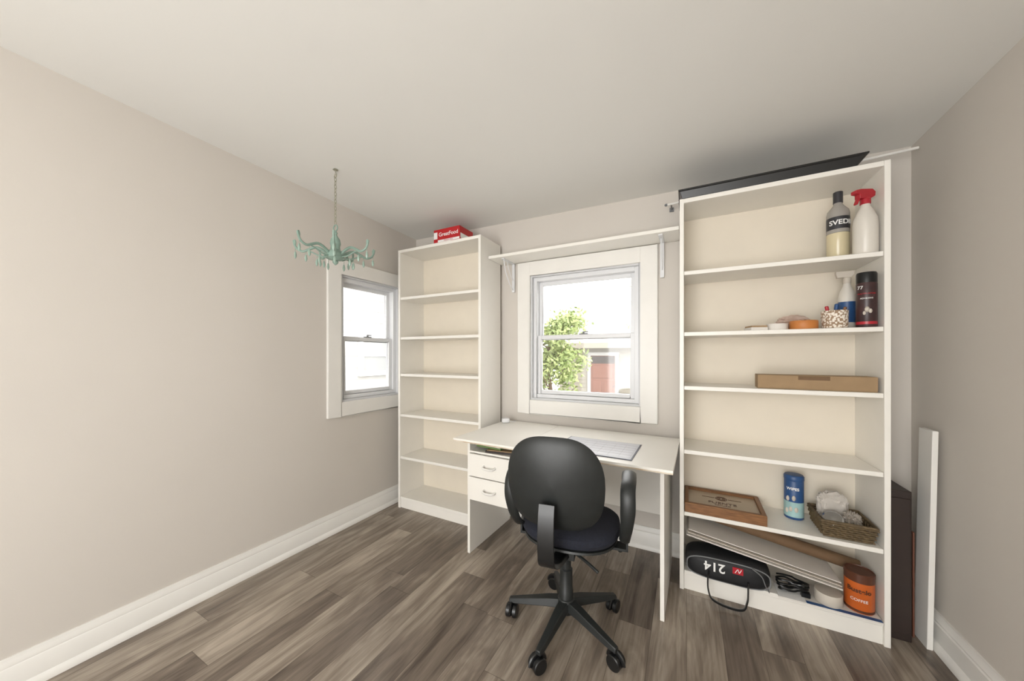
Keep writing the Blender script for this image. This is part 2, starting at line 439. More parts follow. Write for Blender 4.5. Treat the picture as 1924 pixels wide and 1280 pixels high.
b=MB(); b.box(-.2,.2,-.155,.155,0,.003,1); b.box(-.193,.193,-.148,.148,.003,.0042,0)
o=b.done("desk_pad",[M['pad'],M['padedge']],loc=(-.42,1.79,.7222),rot=(0,0,-.03),bevel=.0008,label="pale calendar desk pad with dark blue border",category="desk pad")
b=MB()
for i in range(8): b.box(-.185+i*.053,-.1845+i*.053,-.13,.10,.0042,.0045)
for j in range(6): b.box(-.185,.186,-.13+j*.046,-.1295+j*.046,.0042,.0045)
b.done("printed_grid",M['grey'],parent=o,smooth=False)
b=MB(); b.ball((0,0,.018),.03,.02,.018,pw=.6); b.tube(smooth_path([(.02,0,.012),(.05,.02,.006),(.07,.05,.004)],5),.003,6)
b.done("adapter",M['vinyl'],loc=(-1.16,2.13,.7222),rot=(0,0,.4),label="small white plastic adapter with short cord on desk",category="adapter")

# ---------------------------------------------------------------- office chair
CH=root("office_chair",(-.477,1.44,0),"black swivel office chair with loop armrests and five casters","chair",rot=math.radians(8))
rel=-math.radians(8)
b=MB(); b.lathe([(.034,.07),(.04,.08),(.04,.125),(.032,.135)],seg=28)
for k in range(5):
    a=math.radians(-96+72*k)+rel
    T=Matrix.Rotation(a,4,'Z')
    pts=[(.02,0,.115),(.08,0,.108),(.16,0,.092),(.235,0,.078),(.262,0,.074)]
    vs=[];fs=[]
    for i,(x,y,z) in enumerate(pts):
        w=[.028,.026,.021,.017,.013][i]; h=[.020,.018,.015,.012,.010][i]
        vs+=[(x,-w,z-h),(x,w,z-h),(x,w*.7,z+h*.8),(x,-w*.7,z+h*.8)]
    for i in range(4):
        for q in range(4): fs.append((i*4+q,i*4+(q+1)%4,(i+1)*4+(q+1)%4,(i+1)*4+q))
    fs+=[(0,1,2,3),(16,17,18,19)]
    b.add(vs,fs,0,T)
b.done("star_base",M['blk'],parent=CH,bevel=.003)
for k in range(5):
    a=math.radians(-96+72*k)+rel
    b=MB(); cx,cy=.248*math.cos(a),.248*math.sin(a)
    sw=a+1.1+k*.5
    T=Matrix.Translation((cx,cy,.0))@Matrix.Rotation(sw,4,'Z')
    for sx in (-.015,.015):
        Tw=T@Matrix.Translation((sx,-.008,.029))@Matrix.Rotation(math.pi/2,4,'Y')
        b.lathe([(.012,-.010),(.026,-.010),(.029,-.007),(.029,.007),(.026,.010),(.012,.010)],seg=24,T=Tw)
    pts=[(0,-.008+.031*math.cos(t),.029+.031*math.sin(t)) for t in [math.radians(q) for q in range(0,181,20)]]
    b.tube(pts,.012,8,T=T,flat=.5)
    b.lathe([(.009,.05),(.009,.075)],seg=12,T=T)
    b.done("caster",M['blk2'],parent=CH)
b=MB(); b.lathe([(.031,.10),(.031,.17),(.028,.175),(.028,.26),(.022,.265),(.022,.335),(.014,.34),(.014,.40)],seg=28); b.done("gas_column",M['blk'],parent=CH)
b=MB(); b.box(-.09,.09,-.10,.11,.392,.412); b.box(-.05,.05,-.09,.09,.35,.395)
b.tube(smooth_path([(.04,.03,.375),(.12,.04,.372),(.2,.05,.362),(.225,.05,.36)],4),.006,8); b.ball((.228,.05,.36),.012)
b.tube(smooth_path([(.04,-.05,.37),(.10,-.09,.36),(.15,-.12,.345)],4),.007,8)
b.tube(smooth_path([(-.04,-.03,.375),(-.12,-.03,.37)],4),.006,8)
b.done("seat_mechanism",M['blk'],parent=CH,bevel=.003)
def cushion(hw,hd,z0,z1,n=2.5,seg=48,dome=.012,mi=0,cx=0.0,cy=0.0,waterfall=.02):
    vs=[];fs=[]
    prof=[(0.0,z0),(.80,z0),(.95,z0+.008),(1.0,z0+(z1-z0)*.45),(.985,z0+(z1-z0)*.8),(.93,z1-.002),(.8,z1+dome*.4),(.5,z1+dome*.8),(0.0,z1+dome*.7)]
    for s_,z in prof:
        for k in range(seg):
            a=2*math.pi*k/seg; c,s2=math.cos(a),math.sin(a)
            x=hw*s_*math.copysign(abs(c)**(2/n),c); y=hd*s_*math.copysign(abs(s2)**(2/n),s2)
            zz=z-waterfall*max(0,(y/hd))**3
            vs.append((x+cx,y+cy,zz))
    for i in range(len(prof)-1):
        for k in range(seg):
            k2=(k+1)%seg; fs.append((i*seg+k,i*seg+k2,(i+1)*seg+k2,(i+1)*seg+k))
    return vs,fs
b=MB(); v,f=cushion(.215,.205,.424,.484,cx=.015,cy=.045); b.add(v,f,0)
b.done("seat",M['navy'],parent=CH)
b=MB(); v,f=cushion(.205,.195,.404,.426,cx=.015,cy=.045,dome=0); b.add(v,f,0); b.done("seat_pan",M['blk'],parent=CH)
def backshape(hw,hh,th,dome,seg=64,n=3.0):
    vs=[];fs=[]
    rings=[(0.001,-dome),(.35,-dome*.93),(.65,-dome*.7),(.85,-dome*.38),(.96,-dome*.05),(1.0,th*.4),(.97,th*.85),(.88,th),(.5,th+.004),(.001,th+.002)]
    for s_,yy in rings:
        for k in range(seg):
            a=2*math.pi*k/seg; c,s2=math.cos(a),math.sin(a)
            x=hw*s_*math.copysign(abs(c)**(2/n),c); z=hh*s_*math.copysign(abs(s2)**(2/n),s2)
            q=z/hh
            x*=1.02-.13*max(0,q-.1)**1.5-.04*max(0,-q)
            vs.append((x,yy+.55*x*x+.25*q*q*.05,z))
    for i in range(len(rings)-1):
        for k in range(seg):
            k2=(k+1)%seg; fs.append((i*seg+k,i*seg+k2,(i+1)*seg+k2,(i+1)*seg+k))
    return vs,fs
TB=Matrix.Translation((-.014,-.205,.700))@Matrix.Rotation(math.radians(7),4,'X')
b=MB(); b.T=TB; v,f=backshape(.192,.192,.012,.022); b.add(v,f); b.done("backrest_shell",M['blk'],parent=CH)
b=MB(); b.T=TB@Matrix.Translation((0,.012,0)); v,f=backshape(.183,.184,.035,.0); b.add(v,f); b.done("backrest_cushion",M['navy'],parent=CH)
b=MB()
xj=-.030
path=smooth_path([(xj,-.236,.64),(xj,-.248,.60),(xj,-.256,.53),(xj,-.252,.46),(xj,-.235,.41),(xj+.01,-.17,.375),(0,-.08,.372)],6)
vs=[];fs=[];N=len(path)
for i,p in enumerate(path):
    t=(path[min(i+1,N-1)]-path[max(i-1,0)]).normalized(); nrm=Vector((1,0,0)).cross(t)
    w=.033; h=.010
    for sx,sn in ((-w,-h),(w,-h),(w*.8,h),(-w*.8,h)):
        q=p+Vector((sx,0,0))+nrm*sn; vs.append(tuple(q))
for i in range(N-1):
    for q in range(4): fs.append((i*4+q,i*4+(q+1)%4,(i+1)*4+(q+1)%4,(i+1)*4+q))
fs+=[(0,1,2,3),tuple(range(4*N-4,4*N))]
b.add(vs,fs); b.done("back_support",M['blk2'],parent=CH,bevel=.003)
for sx in (-1,1):
    b=MB(); x=.238*sx; o_=.024 if sx>0 else .034; dy=-.045 if sx>0 else -.040
    loop=smooth_path([(x+o_,-.105+dy,.695),(x+o_+.004*sx,-.04+dy,.715),(x+o_+.004*sx,.05+dy,.712),(x+o_,.11+dy,.675),(x+o_-.004*sx,.12+dy,.58),(x+o_-.010*sx,.085+dy,.50),(x+o_-.016*sx,.03+dy,.462),(x+o_-.014*sx,-.04+dy,.472),(x+o_-.006*sx,-.10+dy,.54),(x+o_,-.122+dy,.63)],6,closed=True)
    rad=[.028 if p.z>.62 else .028-.008*min(1,(.62-p.z)/.1) for p in loop]
    b.tube(loop,rad,14,closed=True,flat=.5)
    b.box(min(x+o_-.15*sx,x+o_-.0*sx),max(x+o_-.15*sx,x+o_-.0*sx),-.03,.03,.397,.407)
    b.box(min(x+o_-.008*sx,x+o_+.0*sx),max(x+o_-.008*sx,x+o_),-.03,.03,.40,.462)
    b.done("armrest",M['blk'],parent=CH)

# ---------------------------------------------------------------- chandelier
cx,cy=-1.76,1.22; ctop=cz(cx,cy)
CL=root("chandelier",(cx,cy,1.715),"mint green metal chandelier with glass drops hanging by a chain","chandelier")
b=MB(); b.lathe([(.002,.005),(.010,.012),(.016,.022),(.012,.03),(.034,.036),(.045,.045),(.047,.062),(.040,.078),(.026,.092),(.024,.11),(.028,.125),(.024,.15),(.012,.168),(.008,.178),(.012,.186),(.006,.196),(.003,.2)],seg=28)
b.torus((0,0,.215),.017,.0035,'y'); b.done("body",M['mint'],parent=CL)
arms=7
for k in range(arms):
    a=2*math.pi*k/arms+.25; T=Matrix.Rotation(a,4,'Z')
    b=MB(); b.T=T
    p=smooth_path([(.035,0,.06),(.065,0,.085),(.10,0,.098),(.135,0,.085),(.165,0,.072),(.195,0,.085),(.208,0,.112),(.212,0,.130)],5)
    rad=[.0075*(1-.45*i/len(p))+.001 for i in range(len(p))]
    b.tube(p,rad,8)
    p=smooth_path([(.04,0,.05),(.08,.0,.052),(.12,0,.07),(.15,0,.078)],5); b.tube(p,.004,8)
    b.ball((.206,0,.116),.008,.005,.020)
    arm=b.done("arm",M['mint'],parent=CL)
    for rr,zz in ((.203,.086),(.15,.072),(.095,.050)):
        b=MB(); b.T=T; b.tube([(rr,0,zz),(rr,0,zz-.018)],.0012,6)
        b.lathe([(.0005,-.058),(.006,-.048),(.0075,-.038),(.004,-.02),(.0005,-.016)],c=(rr,0,zz),seg=8)
        b.done("glass_drop",M['mintglass'],parent=arm)
b=MB(); z=.235; i=0; end=ctop-1.715-.045
while z<end:
    b.torus((0,0,z+.008),.0085,.0018,'y' if i%2 else 'x',seg=14,rs=6,sx=.7,sy=1.5); z+=.0205; i+=1
b.done("chain",M['chain'],parent=CL)
b=MB(); h=ctop-1.715
b.lathe([(.014,h-.005),(.010,h-.001)],seg=16); b.tube([(0,0,h-.003),(0,0,h-.02)],.002,8)
b.tube(smooth_path([(0,0,h-.018),(.010,0,h-.026),(.010,0,h-.042),(0,0,h-.05),(-.009,0,h-.044),(-.010,0,h-.036)],5),.002,8)
b.done("ceiling_hook",M['chain'],parent=CL)

# ---------------------------------------------------------------- items on bookcase tops
b=MB(); b.box(-.12,.12,0,.17,0,.1)
rb=b.done("food_bag_box",M['red'],loc=(-1.575,1.975,2.053),rot=(0,0,.0),bevel=.0015,label="red and white cardboard box of food bags on bookcase",category="box")
b=MB(); b.box(-.118,-.085,-.0008,-.0001,.03,.08); b.box(.1203,.1208,.01,.16,.012,.05); b.box(-.08,.118,-.0008,-.0001,.004,.020)
b.done("printed_panel",M['white'],parent=rb,smooth=False)
text("GreatFood",.040,M['white'],rb,(.018,-.0012,.058),bold=.0003)
text("FREEZER BAGS",.013,M['red'],rb,(.018,-.0014,.012))
b=MB(); b.box(0,.30,0,.15,0,.007)
b.done("flat_envelope",M['paper'],loc=(-1.83,1.965,2.0455),label="flat white folded paper beneath the red box",category="paper",bevel=.001)

b=MB()
def ring(x0,x1,y0,y1,z): return [(x0,y0,z),(x1,y0,z),(x1,y1,z),(x0,y1,z)]
vs=ring(.0,.665,.005,.235,0)+ring(-.012,.68,-.004,.25,.036)+ring(-.018,.70,-.010,.256,.039)+ring(-.018,.70,-.010,.256,.046)+ring(-.004,.68,.004,.24,.046)+ring(.012,.655,.015,.22,.006)
fs=[(3,2,1,0)]
for i in range(5):
    for q in range(4): fs.append((i*4+q,i*4+(q+1)%4,(i+1)*4+(q+1)%4,(i+1)*4+q))
fs.append((20,21,22,23)); b.add(vs,fs)
b.done("tray",M['blk2'],loc=(-.020,1.945,2.0205),bevel=.002,smooth=False,label="long shallow black plastic tray with flared rim on bookcase",category="tray")

CR=root("curtain_rod",(-.10,2.17,2.095),"thin white curtain rod with grey end bracket on wall","curtain rod")
b=MB(); b.tube([(0,0,0),(1.02,0,.045)],.006,12); b.done("rod",M['trim'],parent=CR)
b=MB(); b.tube([(.02,.0,0),(.02,.09,0)],.004,8); b.ball((-.006,0,0),.010,.008,.008); b.box(.008,.032,.082,.089,-.012,.012)
b.done("end_bracket",M['grey'],parent=CR)

# ---------------------------------------------------------------- bottles
FC=-.32
s2=1.6455
r=root("vodka_bottle",(.622,2.075,s2),"clear vodka bottle with charcoal label and pale liquid","bottle")
b=MB(); b.lathe([(.036,0),(.040,.006),(.040,.125)],seg=32); b.done("liquid_body",M['amber'],parent=r)
b=MB(); b.lathe([(.0403,.126),(.0403,.215),(.037,.232),(.022,.252),(.0155,.262),(.0155,.285)],seg=32); b.done("shoulder",M['greyglass'],parent=r)
b=MB(); b.lathe([(.0408,.142),(.0408,.198)],seg=32); b.done("label_band",M['darklabel'],parent=r)
b=MB(); b.lathe([(.0172,.268),(.0172,.318),(.015,.32)],seg=24); b.done("cap",M['darklabel'],parent=r)
text("SVEDKA",.030,M['white'],r,(0,0,.170),wrap=.041,face=.28,bold=.0006)

r=root("spray_bottle",(.684,1.987,s2),"milky plastic spray bottle with red trigger head","spray bottle")
b=MB(); b.lathe([(.036,0),(.04,.008),(.04,.13),(.037,.155),(.026,.185),(.016,.205),(.014,.222)],seg=32); b.done("bottle",M['milky'],parent=r)
b=MB(); b.lathe([(.0175,.215),(.0175,.238),(.013,.242)],seg=20)
b.extr([(-.035,.238),(.012,.238),(.032,.25),(.034,.268),(.02,.280),(-.03,.278),(-.052,.272),(-.052,.258),(-.035,.256)],'y',-.012,.012)
b.extr([(-.030,.256),(-.022,.256),(-.028,.235),(-.04,.212),(-.047,.214),(-.038,.236)],'y',-.007,.007)
b.done("trigger_head",M['redp'],parent=r,rot=(0,0,.5),bevel=.002)

s3=1.3305
r=root("spray_can",(.687,1.985,s3),"black aerosol can with red and white printed label","spray can")
b=MB(); b.lathe([(.031,0),(.033,.003),(.033,.185),(.03,.195)],seg=32); b.done("can_body",M['canbody'],parent=r)
b=MB(); b.lathe([(.0325,.19),(.0325,.228),(.03,.235)],seg=32); b.done("cap",M['blk2'],parent=r)
b=MB(); b.lathe([(.0334,.012),(.0334,.024)],seg=32); b.done("red_band",M['redp'],parent=r)
text("77",.020,M['white'],r,(0,0,.168),wrap=.0335,face=FC-.6,bold=.0002)
text("MULTIPURPOSE",.0085,M['redp'],r,(0,0,.142),wrap=.0335,face=FC)
text("ADHESIVE",.009,M['white'],r,(0,0,.122),wrap=.0335,face=FC)
b=MB()
for a_,z_,s_ in ((-.25,.075,1.0),(.05,.068,.8),(-.5,.06,.7)):
    a_+=FC+.3; b.ball((.0325*math.sin(a_),-.0325*math.cos(a_),z_),.008*s_,.006*s_,.012*s_,seg=12)
b.done("printed_picture",M['tape'],parent=r)

r=root("cleaner_bottle",(.656,2.085,s3),"clear cleaner bottle with blue label and white nozzle","bottle")
b=MB(); b.lathe([(.027,0),(.03,.006),(.03,.14),(.026,.17),(.014,.2),(.012,.215)],seg=28); b.done("bottle",M['milky'],parent=r)
b=MB(); b.lathe([(.0305,.03),(.0305,.125)],seg=28); b.done("label_band",M['blue'],parent=r)
b=MB(); b.lathe([(.014,.21),(.014,.235),(.01,.24)],seg=20); b.extr([(-.035,.238),(.012,.238),(.024,.25),(.022,.268),(-.04,.268),(-.04,.256)],'y',-.01,.01); b.done("nozzle",M['tape'],parent=r,bevel=.002)

r=root("patterned_cup",(.588,2.0,s3),"white cup with brown geometric print holding small tools","cup")
b=MB(); b.lathe([(.040,0),(.044,.004),(.046,.078),(.043,.079),(.041,.01),(.001,.008)],seg=32); b.done("cup",M['pattern'],parent=r)
def stick(name,p0,p1,rad,m,label,cat):
    p0=Vector(p0);p1=Vector(p1); d=(p1-p0)
    b=MB(); b.tube([(0,0,0),tuple(d*.02),tuple(d*.6),tuple(d*.62),tuple(d*.97),tuple(d)],[rad*.6,rad,rad,rad*1.15,rad*1.15,rad*.7],12)
    b.done(name,m,loc=p0,label=label,category=cat)
stick("marker",(.575,1.99,s3+.012),(.556,1.985,s3+.100),.006,M['redp'],"red marker standing in the patterned cup","marker")
stick("marker",(.59,2.01,s3+.012),(.602,2.02,s3+.112),.007,M['blue'],"blue marker standing in the patterned cup","marker")
stick("pencil",(.60,1.985,s3+.012),(.617,1.975,s3+.092),.005,M['wood'],"brown wooden pencil standing in the patterned cup","pencil")
b=MB(); b.lathe([(.022,0),(.05,0),(.052,.003),(.052,.036),(.05,.039),(.022,.039)],seg=36)
b.done("tape_roll",M['orange2'],loc=(.480,2.0,s3),label="roll of orange tape lying flat on shelf",category="tape roll")
b=MB(); b.lathe([(.025,0),(.04,0),(.041,.003),(.041,.026),(.04,.029),(.025,.029)],seg=36)
b.done("tape_roll",M['paper'],loc=(.382,2.0,s3),label="small roll of white tape lying flat on shelf",category="tape roll")
b=MB(); b.box(-.035,.035,-.04,.04,0,.014); b.box(-.032,.033,-.038,.036,.014,.022,1)
b.done("note_block",[M['paper'],M['card']],loc=(.298,1.995,s3),rot=(0,0,.25),bevel=.001,label="small white note block with tan sheet on shelf",category="notepad")
def crumple(name,loc,rx,ry,rz,m,label,cat,seed=1,amp=.25,pw=1.0):
    rnd=random.Random(seed); bm=bmesh.new(); bmesh.ops.create_icosphere(bm,subdivisions=4,radius=1)
    dirs=[Vector((rnd.gauss(0,1),rnd.gauss(0,1),rnd.gauss(0,1))).normalized() for _ in range(26)]
    sp=lambda x: math.copysign(abs(x)**pw,x)
    for v in bm.verts:
        n=v.co.normalized(); d=sum(abs(math.sin((4+i)*n.dot(q)+i)) for i,q in enumerate(dirs[:8]))/8
        f=abs(math.sin(13*n.dot(dirs[9])+3*n.dot(dirs[12])))*.35+abs(math.sin(17*n.dot(dirs[10])))*.25
        k=1.1-amp*(d+f)
        v.co=Vector((sp(n.x)*rx*k,sp(n.y)*ry*k,max(-rz*.8,sp(n.z)*rz*k)+rz*.8))
    me=bpy.data.meshes.new(name); bm.to_mesh(me); bm.free(); me.materials.append(m)
    for p in me.polygons: p.use_smooth=True
    me.set_sharp_from_angle(angle=math.radians(20))
    o=bpy.data.objects.new(name,me); COL.objects.link(o); o.location=loc; o["label"]=label; o["category"]=cat; return o
crumple("plastic_bag",(.47,2.12,s3),.09,.05,.05,mat("pink_film",(196,172,158),.35),"crumpled pinkish plastic bag behind tape rolls","plastic bag",3,.35)

s4=1.0525
b=MB(); b.box(0,.41,0,.11,0,.062); b.box(-.001,.411,-.0015,.0,.005,.063); b.box(.0,.41,.0,.11,.0622,.0645)
b.box(.15,.26,-.0025,-.0016,.045,.0628,1)
b.done("cardboard_box",[M['card'],M['card2']],loc=(.306,1.985,s4),rot=(0,0,-.04),bevel=.001,label="long flat kraft cardboard mailing box on shelf",category="box")

# ---------------------------------------------------------------- sixth shelf
s6=.4025
r=root("wooden_box",(-.008,1.950,s6),"shallow oak display box with printed tan lid","wooden box")
b=MB(); w,d,h=.345,.255,.05
b.box(0,w,0,.018,0,h); b.box(0,w,d-.018,d,0,h); b.box(0,.018,.018,d-.018,0,h); b.box(w-.018,w,.018,d-.018,0,h); b.box(.018,w-.018,.018,d-.018,0,.01)
b.done("frame",M['wood'],parent=r,bevel=.002)
b=MB(); b.box(.018,w-.018,.018,d-.018,.03,.036); b.done("inset_panel",M['woodin'],parent=r,smooth=False)
text("FUENTE",.036,M['brownlid'],r,(w/2,.10,.0368),rot=(0,0,0),bold=.0004)
text("ARTURO",.018,M['brownlid'],r,(w/2,.072,.0368),rot=(0,0,0))
b=MB(); b.torus((w/2,.165,.037),.026,.0012,'z'); b.torus((w/2,.165,.037),.018,.001,'z')
for k in range(8):
    a=k*math.pi/4; b.tube([(w/2+.005*math.cos(a),.165+.005*math.sin(a),.037),(w/2+.026*math.cos(a),.165+.026*math.sin(a),.037)],.0009,5)
b.tube([(w/2-.09,.165,.037),(w/2-.03,.165,.037)],.001,5); b.tube([(w/2+.03,.165,.037),(w/2+.09,.165,.037)],.001,5)
b.done("emblem",M['brownlid'],parent=r)

r=root("wipes_canister",(.475,2.135,s6),"blue and white cylindrical wipes canister with blue lid","canister")
b=MB(); b.lathe([(.037,0),(.039,.003),(.039,.185),(.037,.188)],seg=36); b.done("canister_body",M['blue'],parent=r)
b=MB(); b.lathe([(.0395,.188),(.0405,.192),(.0405,.208),(.036,.214),(.012,.216)],seg=36); b.done("lid",M['blue'],parent=r)
b=MB(); b.lathe([(.0395,.012),(.0395,.085)],seg=36); b.done("label_band",M['teal'],parent=r)
b=MB()
for i,(a,z) in enumerate(((.1,.105),(-.5,.10),(.35,.05),(-.2,.05),(-.6,.04))):
    rr=.0385; a+=FC; b.ball((rr*math.sin(a),-rr*math.cos(a),z),.008,.005,.013)
b.done("printed_leaves",M['tape'],parent=r)
text("WIPES",.018,M['white'],r,(0,0,.15),wrap=.0395,face=FC,bold=.0005)

r=root("wicker_basket",(.535,1.965,s6),"rectangular woven wicker basket filled with plastic wrapped bits","basket")
b=MB(); W_,D_,H_=.18,.185,.07
b.box(.012,W_-.012,.012,D_-.012,0,.005)
for j in range(7):
    z=.006+j*.0095; o=.010-.010*j/6
    pts=[]
    per=[(o,o),(W_-o,o),(W_-o,D_-o),(o,D_-o)]
    for q in range(4):
        p0=per[q];p1=per[(q+1)%4]
        for k in range(14):
            t=k/14; x=p0[0]+(p1[0]-p0[0])*t; y=p0[1]+(p1[1]-p0[1])*t
            wv=.003*(1 if (k+j)%2 else -1)
            if q==0: y+=wv
            elif q==1: x-=wv
            elif q==2: y-=wv
            else: x+=wv
            pts.append((x,y,z))
    b.tube(pts,.0045,6,closed=True)
for q in range(4):
    p0=[(.01,.01),(W_-.01,.01),(W_-.01,D_-.01),(.01,D_-.01)]
    a=p0[q];c=p0[(q+1)%4]
    for k in range(7):
        t=k/7; x=a[0]+(c[0]-a[0])*t; y=a[1]+(c[1]-a[1])*t
        b.tube([(x,y,.003),(x,y,.07)],.003,6)
b.tube([(0,0,.072),(W_/2,0,.072),(W_,0,.072),(W_,D_/2,.072),(W_,D_,.072),(W_/2,D_,.072),(0,D_,.072),(0,D_/2,.072)],.0065,8,closed=True)
b.done("woven_body",M['wicker'],parent=r)
bx=.535; by=1.965
crumple("paper_bag",(bx+.072,by+.135,s6+.009),.070,.032,.098,M['sack'],"crumpled grey white sack standing in wicker basket","paper bag",5,.36,.6)
crumple("plastic_bag",(bx+.122,by+.068,s6+.009),.050,.050,.070,mat("foggy_film",(150,142,132),.2),"knotted clear plastic bag in the wicker basket","plastic bag",8,.5)
b=MB(); b.lathe([(.001,0),(.032,0),(.036,.006),(.036,.016),(.03,.02),(.012,.018),(.001,.021)],seg=32)
b.done("tin_lid",M['steel'],loc=(bx+.052,by+.05,s6+.062),rot=(.6,-.2,0),label="round silver metal tin resting in wicker basket",category="tin")
crumple("cloth",(bx+.047,by+.05,s6+.008),.032,.036,.028,M['brown'],"dark folded cloth at bottom of wicker basket","cloth",11,.2)

# ---------------------------------------------------------------- bottom shelf
s7=.1005
b=MB(); b.box(0,.345,0,.17,0,.006); b.box(0,.1,-.0006,.1,.0062,.0068,1); b.box(.1,.345,0,.02,.0062,.0068,2)
b.done("magazine",[M['paper'],M['white'],M['blue']],loc=(.375,1.93,s7),rot=(0,0,0),bevel=.001,label="blue and white magazine lying flat on bottom shelf",category="magazine")
s8=s7+.008
r=root("gym_bag",(.172,1.985,s7),"black nylon sports bag with grey piping and strap handles","bag")
b=MB()
b.ball((0,0,.064),.178,.088,.064,seg=40,pw=.55); b.done("bag_body",M['bag'],parent=r)
b=MB(); pts=[(.170*math.copysign(abs(math.cos(a))**.6,math.cos(a)),-.074,.064+.051*math.copysign(abs(math.sin(a))**.6,math.sin(a))) for a in [2*math.pi*k/40 for k in range(40)]]
b.tube(pts,.003,6,closed=True); b.tube(smooth_path([(.10,-.082,.115),(.135,-.085,.09),(.15,-.085,.05),(.165,-.07,.02)],5),.006,6,flat=.4)
b.done("piping",M['grey'],parent=r)
b=MB(); p=smooth_path([(-.075,-.088,.06),(-.08,-.094,.02),(-.078,-.099,-.03),(-.06,-.10,-.07),(.0,-.102,-.085),(.06,-.10,-.08),(.078,-.099,-.04),(.082,-.096,.0),(.082,-.09,.05)],6)
b.tube(p,.011,8,flat=.35); b.done("strap",M['blk2'],parent=r)
text("214",.060,M['white'],r,(-.052,-.0895,.084),rot=(math.pi/2,math.pi,0),bold=.001,label="white number 214 printed upside down")
b=MB(); b.box(.022,.064,-.0895,-.0885,.074,.105); e=b.done("logo_patch",M['redp'],parent=r,smooth=False)
b=MB(); b.tube(smooth_path([(.032,-.0902,.080),(.043,-.0902,.098),(.048,-.0902,.082),(.057,-.0902,.099)],4),.0016,6); b.done("emblem",M['white'],parent=e)

def slab(name,x0,x1,z0,z1,y0,y1,t,m,label,cat,edge=None):
    ang=math.atan2(z1-z0,x1-x0); Lh=math.hypot(x1-x0,z1-z0)
    b=MB(); b.box(0,Lh,0,y1-y0,0,t); b.done(name,m,loc=(x0,y0,z0),rot=(0,-ang,0),bevel=.0008,label=label,category=cat)
slab("foam_board",.0,.60,.286,.192,1.945,2.15,.005,M['paper'],"white foam board leaning across the sports bag","board")
slab("foam_board",.005,.60,.296,.202,1.955,2.16,.004,M['tape'],"off-white card sheet leaning on foam board","board")
slab("foam_board",.01,.60,.307,.212,1.965,2.17,.004,M['paper'],"white card sheet on top of leaning stack","board")
p0=Vector((.055,2.125,.349)); p1=Vector((.70,2.10,.242)); d=p1-p0
q=d.to_track_quat('Z','Y'); Ln=d.length
b=MB(); b.lathe([(.022,0),(.026,0),(.027,.003),(.027,Ln-.003),(.026,Ln),(.022,Ln),(.022,Ln-.03),(.001,Ln-.03)],seg=28)
o=b.done("mailing_tube",M['card2'],loc=p0,label="long brown kraft cardboard tube lying on the sheets",category="tube"); o.rotation_euler=q.to_euler()

r=root("coffee_can",(.668,1.998,s8),"orange printed coffee can with dark brown band","can")
b=MB(); b.lathe([(.046,0),(.048,.003),(.048,.15),(.046,.152)],seg=40); b.done("can_body",M['orange'],parent=r)
b=MB(); b.lathe([(.0495,.15),(.0495,.163),(.046,.166),(.044,.162)],seg=40); b.done("lid",M['brownlid'],parent=r)
b=MB(); b.lathe([(.0486,.128),(.0486,.15)],seg=40); b.done("label_band",M['brownlid'],parent=r)
b=MB(); b.lathe([(.0486,.004),(.0486,.014)],seg=40); b.done("rim_band",M['brownlid'],parent=r)
text("Bustelo",.026,M['brownlid'],r,(0,0,.095),wrap=.0486,face=FC,bold=.0008)
text("COFFEE",.016,M['white'],r,(0,0,.055),wrap=.0486,face=FC)
b=MB(); b.lathe([(.02,0),(.046,0),(.048,.003),(.048,.045),(.046,.048),(.02,.048)],seg=36)
b.done("tape_roll",M['tape'],loc=(.562,1.985,s8),label="wide roll of masking tape standing beside orange can",category="tape roll")
b=MB(); rnd=random.Random(4); pts=[]
for k in range(46):
    a=k*.62; rr=.03+.014*math.sin(k*1.3); pts.append((1.35*rr*math.cos(a),.9*rr*math.sin(a),.008+.0012*k+.003*math.sin(k*2.1)))
b.tube(smooth_path(pts,4),.0042,6); b.box(.03,.062,-.02,.0,.001,.02)
b.done("coiled_cable",M['blk2'],loc=(.435,1.985,s8),label="tangled black power cable coil on the shelf",category="cable")

# ---------------------------------------------------------------- by the right wall
b=MB(); b.box(0,.018,0,.09,0,.90)
b.done("white_board",M['trim'],loc=(.877,2.012,0.0),rot=(0,math.radians(1.0),0),bevel=.0015,label="narrow white painted board leaning upright in corner",category="board")
b=MB(); b.box(0,.075,0,.20,0,.635); b.box(.005,.07,-.006,0,.03,.605)
b.done("dark_case",M['brown'],loc=(.765,2.025,0),bevel=.006,label="tall dark brown case standing beside the bookcase",category="case")
b=MB(); b.box(0,.006,0,.06,0,.45); b.done("folder",M['doorbr'],loc=(.861,2.07,0),bevel=.001,label="thin reddish brown folder standing upright in corner",category="folder")

# ---------------------------------------------------------------- outside
b=MB(); b.box(-14,14,2.6,30,-.85,-.8); b.box(-14,-2.4,-8,2.6,-.85,-.8); b.done("ground",M['ground'],kind="structure",smooth=False)
def siding(b,axis,p,u0,u1,z0,z1,step,lip,mi=0):
    z=z0
    while z<z1:
        zz=min(z+step,z1)
        if axis=='y': b.extr([(p,z),(p-lip,z),(p-.004,zz),(p,zz)],'x',u0,u1,mi)
        else: b.extr([(p,z),(p+lip,z),(p+.004,zz),(p,zz)],'y',u0,u1,mi)
        z=zz
G=root("garage",(0,0,0),"pale sided detached garage with brown door across yard","garage")
b=MB(); b.box(-4.3,3.0,12.2,17,-.8,1.6); siding(b,'y',12.2,-4.3,3.0,-.8,1.6,.14,.02); b.done("garage_wall",M['garage'],parent=G,smooth=False)
b=MB(); b.extr([(11.8,1.58),(17.4,1.58),(14.6,3.2)],'x',-4.6,3.3); b.done("roof",M['roof'],parent=G,smooth=False)
b=MB(); b.box(-4.62,3.32,11.76,11.80,1.46,1.66); b.done("fascia",M['garage'],parent=G,bevel=.01)
b=MB(); b.box(-3.08,-2.22,12.10,12.165,-.8,1.2)
